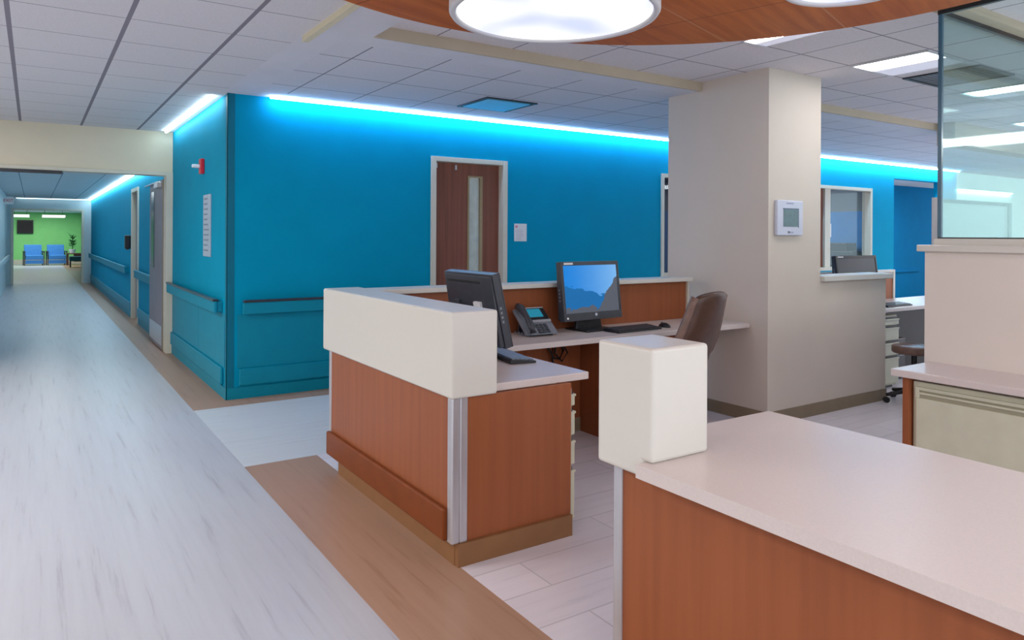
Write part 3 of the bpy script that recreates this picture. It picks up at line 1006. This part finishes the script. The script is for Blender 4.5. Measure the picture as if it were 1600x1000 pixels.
def all_in_one(label, loc, rz, lean, on=True, w=0.55, h=0.40, sticker=False, group=None, scrm=None):
    """all-in-one computer; screen faces local -Y, base at local origin on the worktop"""
    t = thing('desktop_computer', label, 'computer', loc, rz, group)
    L = Matrix.Translation((0, 0, 0.075)) @ Matrix.Rotation(-lean, 4, 'X')
    bm = bmesh.new()
    bx(bm, -w / 2, w / 2, -0.012, 0.030, 0, h, M=L)
    # bulged back
    vs = bx(bm, -w / 2 + 0.008, w / 2 - 0.008, 0.030, 0.058, 0.012, h - 0.012, M=L)
    for v in vs[4:]:
        if (L.inverted() @ v.co).y > 0.05:
            v.co = L @ ((L.inverted() @ v.co) + Vector((0, -0.022, 0)))
    obj('housing', bm, mat('charcoal_plastic', srgb(58, 61, 71), 0.35, 0.05, 30), t, 0.006)
    bm = bmesh.new()
    for d in [(-w / 2, w / 2, -0.020, -0.012, h - 0.028, h), (-w / 2, w / 2, -0.020, -0.012, 0, 0.055),
              (-w / 2, -w / 2 + 0.022, -0.020, -0.012, 0.055, h - 0.028), (w / 2 - 0.022, w / 2, -0.020, -0.012, 0.055, h - 0.028)]:
        bx(bm, *d, M=L)
    obj('bezel', bm, dgrey if on else black, t, 0.002)
    bm = bmesh.new()
    bx(bm, -w / 2 + 0.022, w / 2 - 0.022, -0.016, -0.012, 0.055, h - 0.028, M=L)
    s = obj('screen', bm, scrm or (scr if on else blackscr), t)
    # badges on the bezel
    bm = bmesh.new()
    cyl(bm, (0.02, -0.0215, 0.036), 0.011, 0.011, 0.003, 20, L, 'Y')
    obj('badge', bm, thermo, t)
    bm = bmesh.new()
    cyl(bm, (-w / 2 + 0.03, -0.0215, 0.022), 0.008, 0.008, 0.003, 14, L, 'Y')
    bx(bm, -w / 2 + 0.03, -w / 2 + 0.115, -0.0215, -0.0195, h - 0.022, h - 0.008, M=L)
    obj('sticker', bm, paper, t)
    # back: vent slot, socket recess, label, side ports
    bm = bmesh.new()
    bx(bm, -w / 2 + 0.13, w / 2 - 0.04, 0.034, 0.0405, h - 0.055, h - 0.04, M=L)
    bx(bm, -0.02, 0.12, 0.058, 0.061, h - 0.30, h - 0.18, M=L)
    obj('vent_slot', bm, steelm, t, 0.001)
    bm = bmesh.new()
    bx(bm, 0.10, 0.17, 0.044, 0.061, h - 0.215, h - 0.155, M=L)
    obj('socket_cover', bm, dgrey, t, 0.003)
    bm = bmesh.new()
    bx(bm, -0.13, -0.06, 0.044, 0.060, h - 0.19, h - 0.155, M=L)
    obj('label_plate', bm, paper, t)
    bm = bmesh.new()
    for zz in (0.14, 0.165, 0.19, 0.215):
        bx(bm, -w / 2 - 0.001, -w / 2 + 0.001, 0.008, 0.02, zz, zz + 0.014, M=L)
    obj('port', bm, grey, t)
    # stand
    bm = bmesh.new()
    prism(bm, [(-0.13, 0.0), (0.13, 0.0), (0.10, 0.22), (-0.10, 0.22)], 0.035, 0.062, Matrix.Rotation(-lean * 0.5, 4, 'X'))
    bx(bm, -0.06, 0.06, 0.03, 0.06, 0.08, 0.15)
    obj('stand_neck', bm, black, t, 0.004)
    bm = bmesh.new()
    bx(bm, -0.14, 0.14, -0.09, 0.14, 0.0, 0.014)
    obj('stand_base', bm, black, t, 0.006)
    return t


def keyboard(label, loc, rz, m=dgrey, group=None):
    t = thing('keyboard', label, 'keyboard', loc, rz, group)
    bm = bmesh.new()
    prism(bm, [(-0.075, 0.0), (0.075, 0.0), (0.075, 0.024), (-0.075, 0.012)], -0.22, 0.22, Matrix.Rotation(PI / 2, 4, 'Z'))
    obj('tray', bm, black, t, 0.003)
    bm = bmesh.new()
    for r in range(5):
        for c in range(20):
            x = -0.208 + c * 0.0208
            y = -0.062 + r * 0.0255
            z = 0.0135 + (y + 0.075) / 0.15 * 0.012
            bx(bm, x, x + 0.018, y, y + 0.021, z, z + 0.006)
    obj('keys', bm, m, t)
    return t


# screen away from us: its back seen over the white front, screen faces +X
all_in_one('black computer seen from behind above the white raised front', (2.14, 3.50, 0.772), PI / 2, math.radians(13), w=0.53, h=0.41)
all_in_one('black computer with blue mountain desktop picture on the back worktop', (3.36, 4.01, 0.772), math.radians(4), math.radians(7), w=0.57, h=0.42)
keyboard('dark keyboard in front of the blue-screened computer', (3.60, 3.845, 0.772), math.radians(3))
keyboard('grey keyboard peeking out past the white front, by the computer seen from behind', (2.20, 3.36, 0.772), math.radians(80), grey)
all_in_one('black computer behind the low wall right of the column', (6.98, 4.16, 0.83), math.radians(-6), math.radians(8), on=False, w=0.62, h=0.36,
           scrm=mat('idle_grey_screen', srgb(72, 74, 80), 0.4, 0.03, 6))
tag(box('riser_block', black, (6.80, 7.16, 4.02, 4.33, 0.772, 0.83), None, 0.004), 'low dark riser under the computer right of the column', 'riser')
keyboard('dark keyboard on the far worktop beside the low wall', (7.10, 3.87, 0.772), 0)

t = thing('computer_mouse', 'black mouse right of the keyboard on the back worktop', 'mouse', (3.93, 3.86, 0.772))
bm = bmesh.new()
bmesh.ops.create_uvsphere(bm, u_segments=20, v_segments=12, radius=1)
for v in bm.verts:
    v.co = Vector((v.co.x * 0.032, v.co.y * 0.055, max(0, v.co.z) * 0.034))
obj('shell', bm, black, t, 0, True)
bm = bmesh.new()
cyl(bm, (0, 0.028, 0.030), 0.007, 0.007, 0.006, 14, axis='X')
obj('wheel', bm, grey, t)

# desk phone
t = thing('desk_phone', 'grey desk phone with blue display left of the blue-screened computer', 'phone', (2.88, 4.03, 0.772), math.radians(-2))
t.scale = (1.12, 1.12, 1.12)
bm = bmesh.new()
prism(bm, [(-0.10, 0.012), (0.07, 0.150), (0.085, 0.150), (0.085, 0.135), (-0.06, 0.012)], -0.095, 0.125, Matrix.Rotation(PI / 2, 4, 'Z'))
obj('body', bm, grey, t, 0.005)
bm = bmesh.new()
prism(bm, [(-0.06, 0.0), (0.10, 0.0), (0.10, 0.008), (0.06, 0.13), (0.05, 0.13), (0.085, 0.010), (-0.06, 0.010)], -0.08, 0.08, Matrix.Rotation(PI / 2, 4, 'Z'))
obj('foot_stand', bm, dgrey, t, 0.002)
sl = math.atan2(0.138, 0.17)
TP = Matrix.Translation((0, -0.10, 0.012)) @ Matrix.Rotation(sl, 4, 'X')   # local y runs up the sloped face
bm = bmesh.new()
bx(bm, -0.075, 0.085, 0.125, 0.215, 0.0, 0.010, M=TP)
obj('display_surround', bm, black, t, 0.002)
bm = bmesh.new()
bx(bm, -0.055, 0.05, 0.138, 0.205, 0.010, 0.012, M=TP)
obj('display', bm, phone_lcd, t)
bm = bmesh.new()
bx(bm, -0.06, 0.09, 0.100, 0.118, 0.0, 0.009, M=TP)
bx(bm, -0.075, 0.085, 0.213, 0.222, 0.0, 0.012, M=TP)
obj('silver_bar', bm, alu, t, 0.002)
bm = bmesh.new()
for r in range(4):
    for c in range(3):
        bx(bm, -0.04 + c * 0.03, -0.018 + c * 0.03, 0.012 + r * 0.02, 0.026 + r * 0.02, 0.0, 0.005, M=TP)
obj('key_pad', bm, dgrey, t)
bm = bmesh.new()
tube(bm, [TP @ Vector((-0.10, 0.0, 0.022)), TP @ Vector((-0.10, 0.03, 0.040)), TP @ Vector((-0.10, 0.11, 0.046)), TP @ Vector((-0.10, 0.19, 0.040)), TP @ Vector((-0.10, 0.225, 0.022))], [0.022, 0.024, 0.016, 0.024, 0.022], 12)
obj('handset', bm, dgrey, t, 0, True)
bm = bmesh.new()
pts = [Vector((-0.10, -0.09, 0.02))] + [Vector((-0.105 - 0.012 * math.cos(i * 1.3), -0.09 + i * 0.008, 0.012 + 0.008 * math.sin(i * 1.3))) for i in range(22)]
tube(bm, pts, 0.003, 6)
obj('cord', bm, grey, t, 0, True)


# ------------------------------------------------------------------ CHAIRS
def office_chair(label, loc, rz, low=False):
    """task chair facing local -Y"""
    t = thing('office_chair', label, 'chair', loc, rz, 'brown leather task chairs')
    bm = bmesh.new()
    bx(bm, -0.25, 0.25, -0.25, 0.23, 0.44, 0.52)
    obj('seat', bm, leather, t, 0.035, True, 4)
    # padded back: grid curved around, leaning to +Y
    bm = bmesh.new()
    nz, nx = 10, 8
    hgt = 0.58
    front, back = [], []
    for j in range(nz + 1):
        v = j / nz
        z = 0.53 + hgt * v
        half = 0.235 * (1 - 0.16 * v ** 3) * (0.90 + 0.10 * math.sin(PI * min(1, v * 1.3)))
        y = 0.20 + 0.20 * v + 0.03 * math.sin(PI * v * 1.1) + 0.03 * v * v
        front.append([])
        back.append([])
        for i in range(nx + 1):
            u = -1 + 2 * i / nx
            cx = half * u
            edge = 1 - abs(u) ** 4
            topc = 0.035 * abs(u) ** 3 * v ** 4
            wrap = -0.055 * u * u
            front[-1].append(bm.verts.new((cx, y + wrap - 0.012 - 0.022 * edge, z - topc)))
            back[-1].append(bm.verts.new((cx, y + wrap + 0.028 + 0.014 * edge, z - topc)))
    for j in range(nz):
        for i in range(nx):
            bm.faces.new((front[j][i], front[j][i + 1], front[j + 1][i + 1], front[j + 1][i]))
            bm.faces.new((back[j][i], back[j + 1][i], back[j + 1][i + 1], back[j][i + 1]))
    for j in range(nz):
        for i in (0, nx):
            bm.faces.new((front[j][i], front[j + 1][i], back[j + 1][i], back[j][i]))
    for i in range(nx):
        for j in (0, nz):
            bm.faces.new((front[j][i], back[j][i], back[j][i + 1], front[j][i + 1]))
    bk = obj('backrest', bm, leather, t, 0, True, sub=1)
    for s in (-1, 1):
        bm = bmesh.new()
        pts = []
        for j in range(nz + 1):
            v = j / nz
            half = 0.235 * (1 - 0.16 * v ** 3) * (0.90 + 0.10 * math.sin(PI * min(1, v * 1.3)))
            y = 0.20 + 0.20 * v + 0.03 * math.sin(PI * v * 1.1) + 0.03 * v * v
            pts.append((s * half, y - 0.055 + 0.008, 0.53 + hgt * v - 0.035 * v ** 4))
        tube(bm, pts, 0.026, 10)
        obj('side_bolster', bm, leather2, bk, 0, True)
    bm = bmesh.new()
    bx(bm, -0.03, 0.03, 0.15, 0.24, 0.40, 0.62, M=None)
    bx(bm, -0.12, 0.12, -0.12, 0.20, 0.405, 0.44)
    obj('tilt_bracket', bm, black, t, 0.006)
    bm = bmesh.new()
    cyl(bm, (0, 0, 0.25), 0.028, 0.022, 0.34, 18)
    cyl(bm, (0, 0, 0.12), 0.05, 0.045, 0.08, 18)
    obj('gas_column', bm, black, t)
    for k in range(5):
        a = 2 * PI * k / 5 + 0.3
        bm = bmesh.new()
        tube(bm, [(0.03 * math.cos(a), 0.03 * math.sin(a), 0.115), (0.15 * math.cos(a), 0.15 * math.sin(a), 0.10), (0.28 * math.cos(a), 0.28 * math.sin(a), 0.072)], [0.024, 0.02, 0.016], 8)
        lg = obj('base_leg', bm, black, t, 0, True)
        bm = bmesh.new()
        M = Matrix.Translation((0.28 * math.cos(a), 0.28 * math.sin(a), 0.028)) @ Matrix.Rotation(a, 4, 'Z')
        cyl(bm, (0, 0.014, 0), 0.028, 0.028, 0.016, 16, M, 'Y')
        cyl(bm, (0, -0.014, 0), 0.028, 0.028, 0.016, 16, M, 'Y')
        cyl(bm, (0, 0, 0.03), 0.008, 0.008, 0.05, 8, M)
        obj('caster', bm, black, lg)
    return t


office_chair('brown leather task chair at the back worktop, its back above the white box', (3.47, 3.46, 0), math.radians(-168))
t = thing('rolling_stool', 'low brown rolling stool half hidden by the right half wall', 'stool', (6.44, 3.32, 0))
bm = bmesh.new()
cyl(bm, (0, 0, 0.47), 0.18, 0.18, 0.07, 32)
obj('seat', bm, leather2, t, 0.02, True, 3)
bm = bmesh.new()
cyl(bm, (0, 0, 0.26), 0.025, 0.025, 0.36, 16)
cyl(bm, (0, 0, 0.12), 0.045, 0.045, 0.06, 16)
obj('gas_column', bm, black, t)
for k in range(5):
    a = 2 * PI * k / 5
    bm = bmesh.new()
    tube(bm, [(0.03 * math.cos(a), 0.03 * math.sin(a), 0.11), (0.24 * math.cos(a), 0.24 * math.sin(a), 0.07)], [0.022, 0.015], 8)
    lg = obj('base_leg', bm, black, t, 0, True)
    bm = bmesh.new()
    cyl(bm, (0, 0, 0), 0.026, 0.026, 0.03, 16, Matrix.Translation((0.24 * math.cos(a), 0.24 * math.sin(a), 0.026)) @ Matrix.Rotation(a, 4, 'Z'), 'Y')
    obj('caster', bm, black, lg)

# ------------------------------------------------------------------ WALL ITEMS
# strobe and sign on the corridor side of the blue corner
t = thing('fire_alarm_strobe', 'red fire alarm strobe high on the corridor wall beside the blue corner', 'alarm', (CX, 7.69, 2.12))
box('plate', redm, (-0.035, 0, -0.055, 0.055, -0.075, 0.075), t, 0.006)
box('strobe_lens', mat('clear_white_lens', srgb(236, 240, 246), 0.2, 0.01, 9), (-0.11, -0.035, -0.022, 0.022, -0.018, 0.018), t, 0.01)
t = thing('wall_sign', 'tall narrow grey directory sign on the corridor wall beside the blue corner', 'sign', (CX, 7.46, 1.53))
box('panel', lucite, (-0.012, 0, -0.17, 0.17, -0.30, 0.30), t, 0.002)
bm = bmesh.new()
r = random.Random(4)
for i in range(11):
    z = 0.26 - i * 0.05
    bx(bm, -0.0135, -0.012, 0.13 - r.uniform(0.15, 0.25), 0.13, z - 0.008, z + 0.008)
obj('print', bm, inkm, t)

# thermostat on the column
t = thing('thermostat', 'lilac-white wall thermostat with grey display on the beige column', 'thermostat', (4.77, 3.53, 1.46))
box('case', thermo, (0, 0.325, -0.03, 0, 0, 0.275), t, 0.008)
box('display', lcd, (0.075, 0.26, -0.033, -0.03, 0.07, 0.205), t)
box('display_rim', mat('slate_bezel', srgb(96, 110, 132), 0.4, 0.02, 9), [(0.068, 0.267, -0.032, -0.029, 0.205, 0.213), (0.26, 0.267, -0.032, -0.029, 0.062, 0.205)], t)
box('button', grey, (0.13, 0.155, -0.033, -0.03, 0.018, 0.034), t)
bm = bmesh.new()
bx(bm, 0.11, 0.20, -0.0308, -0.03, 0.245, 0.256)
bx(bm, 0.16, 0.20, -0.0308, -0.03, 0.02, 0.03)
obj('print', bm, mat('lilac_print', srgb(158, 162, 190), 0.5, 0.01, 9), t)

# sanitizer dispenser by the corridor door
t = thing('sanitizer_dispenser', 'small black dispenser on the corridor wall beside the recessed door', 'dispenser', (CX, 14.15, 1.18))
box('case', black, (-0.09, 0, -0.07, 0.07, 0, 0.24), t, 0.02, 3)
box('nozzle', grey, (-0.07, -0.03, -0.02, 0.02, -0.02, 0.0), t)

# privacy screen and post behind the glass
t = thing('privacy_screen', 'frosted desk screen in a dark frame seen through the glass at the right', 'screen', (6.22, 3.0, 0))
box('panel', mat('frosted_grey_green_acrylic', srgb(190, 206, 204), 0.35, 0.02, 4), (0.04, 1.21, 0, 0.03, 0.1, 1.74), t)
box('frame', steelm, [(1.21, 1.27, -0.01, 0.04, 0, 1.77), (0.0, 1.21, -0.006, 0.036, 1.74, 1.77)], t)
box('post', alu, (-0.05, 0.0, -0.02, 0.05, 0, 1.78), t, 0.004)

# exit sign in far corridor
t = thing('exit_sign', 'small red EXIT sign at the left edge, in the far corridor', 'exit sign', (-0.57, 20.9, 2.13))
box('housing', paper, (-0.02, 0.17, 0, 0.04, 0, 0.18), t, 0.004)
cu = bpy.data.curves.new('letters', 'FONT')
cu.body = 'EXIT'
cu.size = 0.10
cu.extrude = 0.002
cu.align_x = 'CENTER'
cu.materials.append(redm)
tf = bpy.data.objects.new('lettering_source', cu)
COL.objects.link(tf)
bpy.context.view_layer.update()
me = bpy.data.meshes.new_from_object(tf.evaluated_get(bpy.context.evaluated_depsgraph_get()))
bpy.data.objects.remove(tf)
to = bpy.data.objects.new('letters', me)
COL.objects.link(to)
to.parent = t
to.location = (0.075, -0.003, 0.055)
to.rotation_euler = (PI / 2, 0, 0)

# ------------------------------------------------------------------ LOBBY at the corridor end


def lobby_chair(x, y, label, rz=0.0):
    t = thing('lounge_chair', label, 'chair', (x, y, 0), rz, 'blue chairs in the lobby')
    box('seat', fabricblue, (-0.33, 0.33, -0.32, 0.28, 0.26, 0.46), t, 0.03, 3)
    bm = bmesh.new()
    prism(bm, [(0.20, 0.44), (0.30, 0.92), (0.38, 0.92), (0.32, 0.40)], -0.33, 0.33, Matrix.Rotation(PI / 2, 4, 'Z'))
    obj('backrest', bm, fabricblue, t, 0.02)
    for s in (-1, 1):
        bm = bmesh.new()
        bx(bm, s * 0.36 - 0.03, s * 0.36 + 0.03, -0.32, 0.30, 0.60, 0.64)
        bx(bm, s * 0.36 - 0.02, s * 0.36 + 0.02, -0.30, -0.26, 0, 0.60)
        bx(bm, s * 0.36 - 0.02, s * 0.36 + 0.02, 0.24, 0.28, 0, 0.60)
        obj('arm_frame', bm, dgrey, t, 0.004)
    box('front_rail', fabricblue, (-0.33, 0.33, -0.30, -0.27, 0.08, 0.24), t)
    return t


lobby_chair(0.02, 38.6, 'blue upholstered lobby chair nearer the black television', math.radians(6))
lobby_chair(1.0 - 0.12, 38.6, 'blue upholstered lobby chair nearer the potted plant', math.radians(6))
t = thing('side_table', 'dark wood side table under the potted plant in the lobby', 'table', (1.28, 38.3, 0))
box('top', wicker, (-0.02, 0.62, -0.32, 0.32, 0.50, 0.54), t, 0.004)
box('drawer_box', wicker, (0.26, 0.58, -0.26, 0.26, 0.16, 0.50), t)
for sx, sy in ((0.0, -0.3), (0.56, -0.3), (0.0, 0.26), (0.56, 0.26)):
    box('leg', wicker, (sx, sx + 0.05, sy, sy + 0.05, 0, 0.50), t)
t = thing('potted_plant', 'small leafy plant in a white pot on the lobby side table', 'plant', (1.48, 38.25, 0.54))
bm = bmesh.new()
cyl(bm, (0, 0, 0.09), 0.10, 0.14, 0.18, 20)
obj('pot', bm, potm, t)
bm = bmesh.new()
r = random.Random(2)
tube(bm, [(0, 0, 0.16), (0.02, 0, 0.4), (0, 0.02, 0.75)], 0.02, 6)
for k in range(60):
    a = r.uniform(0, 2 * PI)
    z = r.uniform(0.3, 0.85)
    rad = r.uniform(0.08, 0.24)
    p0 = Vector((0, 0, z - 0.06))
    p1 = Vector((rad * math.cos(a), rad * math.sin(a), z + r.uniform(-0.03, 0.1)))
    d = (p1 - p0).normalized()
    s = d.cross(Vector((0, 0, 1))).normalized() * 0.035
    m_ = (p0 + p1) / 2
    v = [bm.verts.new(q) for q in (p0, m_ + s, p1, m_ - s, m_ + Vector((0, 0, 0.015)), m_ - Vector((0, 0, 0.004)))]
    for f in ((0, 1, 4), (1, 2, 4), (2, 3, 4), (3, 0, 4), (1, 0, 5), (2, 1, 5), (3, 2, 5), (0, 3, 5)):
        bm.faces.new([v[i] for i in f])
obj('foliage', bm, leafm, t)
t = thing('lounge_chair', 'dark teal lobby chair against the right side wall, in front of the plant table', 'chair', (1.58, 36.0, 0), -PI / 2 + 0.0)
box('seat', mat('dark_teal_upholstery', srgb(24, 92, 104), 0.8, 0.08, 30), (-0.33, 0.33, -0.30, 0.25, 0.26, 0.46), t, 0.03, 3)
box('backrest', MATS['dark_teal_upholstery'], (-0.33, 0.33, 0.18, 0.27, 0.46, 0.9), t, 0.02)
for s in (-0.31, 0.27):
    for q in (-0.28, 0.2):
        box('leg', dgrey, (s, s + 0.04, q, q + 0.04, 0, 0.26), t)
t = thing('wall_television', 'black television on the green lobby wall', 'television', (-0.62, 39.9, 1.42))
box('case', black, (0, 0.62, 0, 0.07, 0, 0.62), t, 0.01)
box('display', blackscr, (0.03, 0.59, -0.005, 0, 0.04, 0.58), t)
box('wall_mount', dgrey, (0.2, 0.42, 0.07, 0.1, 0.2, 0.42), t)
soft_lamp = emis('soft_lamp_glow', (1, 1, 1, 1), 1.1)
for x, y, lw_, lb in ((-0.72, 34.0, 0.6, 'hanging lobby light box at the left, above the television'), (0.28, 34.0, 0.80, 'hanging lobby light box at the right of the other one')):
    t = thing('lobby_light', lb, 'ceiling light', (x, y, 2.08), 0, 'hanging light boxes in the lobby')
    box('frame', drumm, (0, lw_, 0, 1.2, 0.012, 0.09), t)
    box('diffuser', soft_lamp, (0.01, lw_ - 0.01, 0.01, 1.19, 0, 0.012), t)
    box('front_glow', soft_lamp, (0.01, lw_ - 0.01, -0.004, 0, 0.015, 0.085), t)
    for q in (0.1, lw_ - 0.1):
        box('hanger', steelm, (q - 0.005, q + 0.005, 0.59, 0.6, 0.09, 0.32), t)

# furniture silhouettes in the office behind the far window
t = thing('office_desk', 'dark desk with clutter in the room behind the far window', 'desk', (11.93, 6.82, 0), PI / 2)
box('desk_top', steelm, (0, 2.2, 0, 0.6, 0.95, 0.99), t)
box('pedestal_block', dgrey, [(0.02, 0.5, 0.03, 0.57, 0, 0.95), (1.7, 2.18, 0.03, 0.57, 0, 0.95)], t)
t = thing('office_equipment', 'dark office machine on the desk behind the far window', 'machine', (11.9, 6.95, 0.99), PI / 2)
box('body', dgrey, [(0, 0.8, 0, 0.4, 0, 0.22), (0.15, 0.65, 0.05, 0.35, 0.22, 0.36)], t, 0.01)
box('tray', grey, (0.2, 0.6, -0.12, 0.0, 0.06, 0.08), t)
tag(box('posted_note', paper, (10.37, 10.47, BY + 0.075, BY + 0.09, 1.45, 1.66), None), 'white note stuck inside the far window beside its mullion', 'note')
area('office_lamp_light', (10.3, 7.9, 2.5), 1.2, 0.5, 30, (1, 1, 1))
# lobby light, then fill lights added in the corridor and far opening
area('lobby_lamp_light', (0.2, 37.6, 2.38), 2.6, 2.0, 85, (1, 1, 0.95))
area('corridor_fill_light', (0.3, 17.0, 2.40), 0.3, 10.0, 30, (0.82, 0.94, 1.0))
area('opening_fill_light', (14.5, 8.0, 2.62), 2.5, 0.6, 130, (0.8, 0.95, 1))
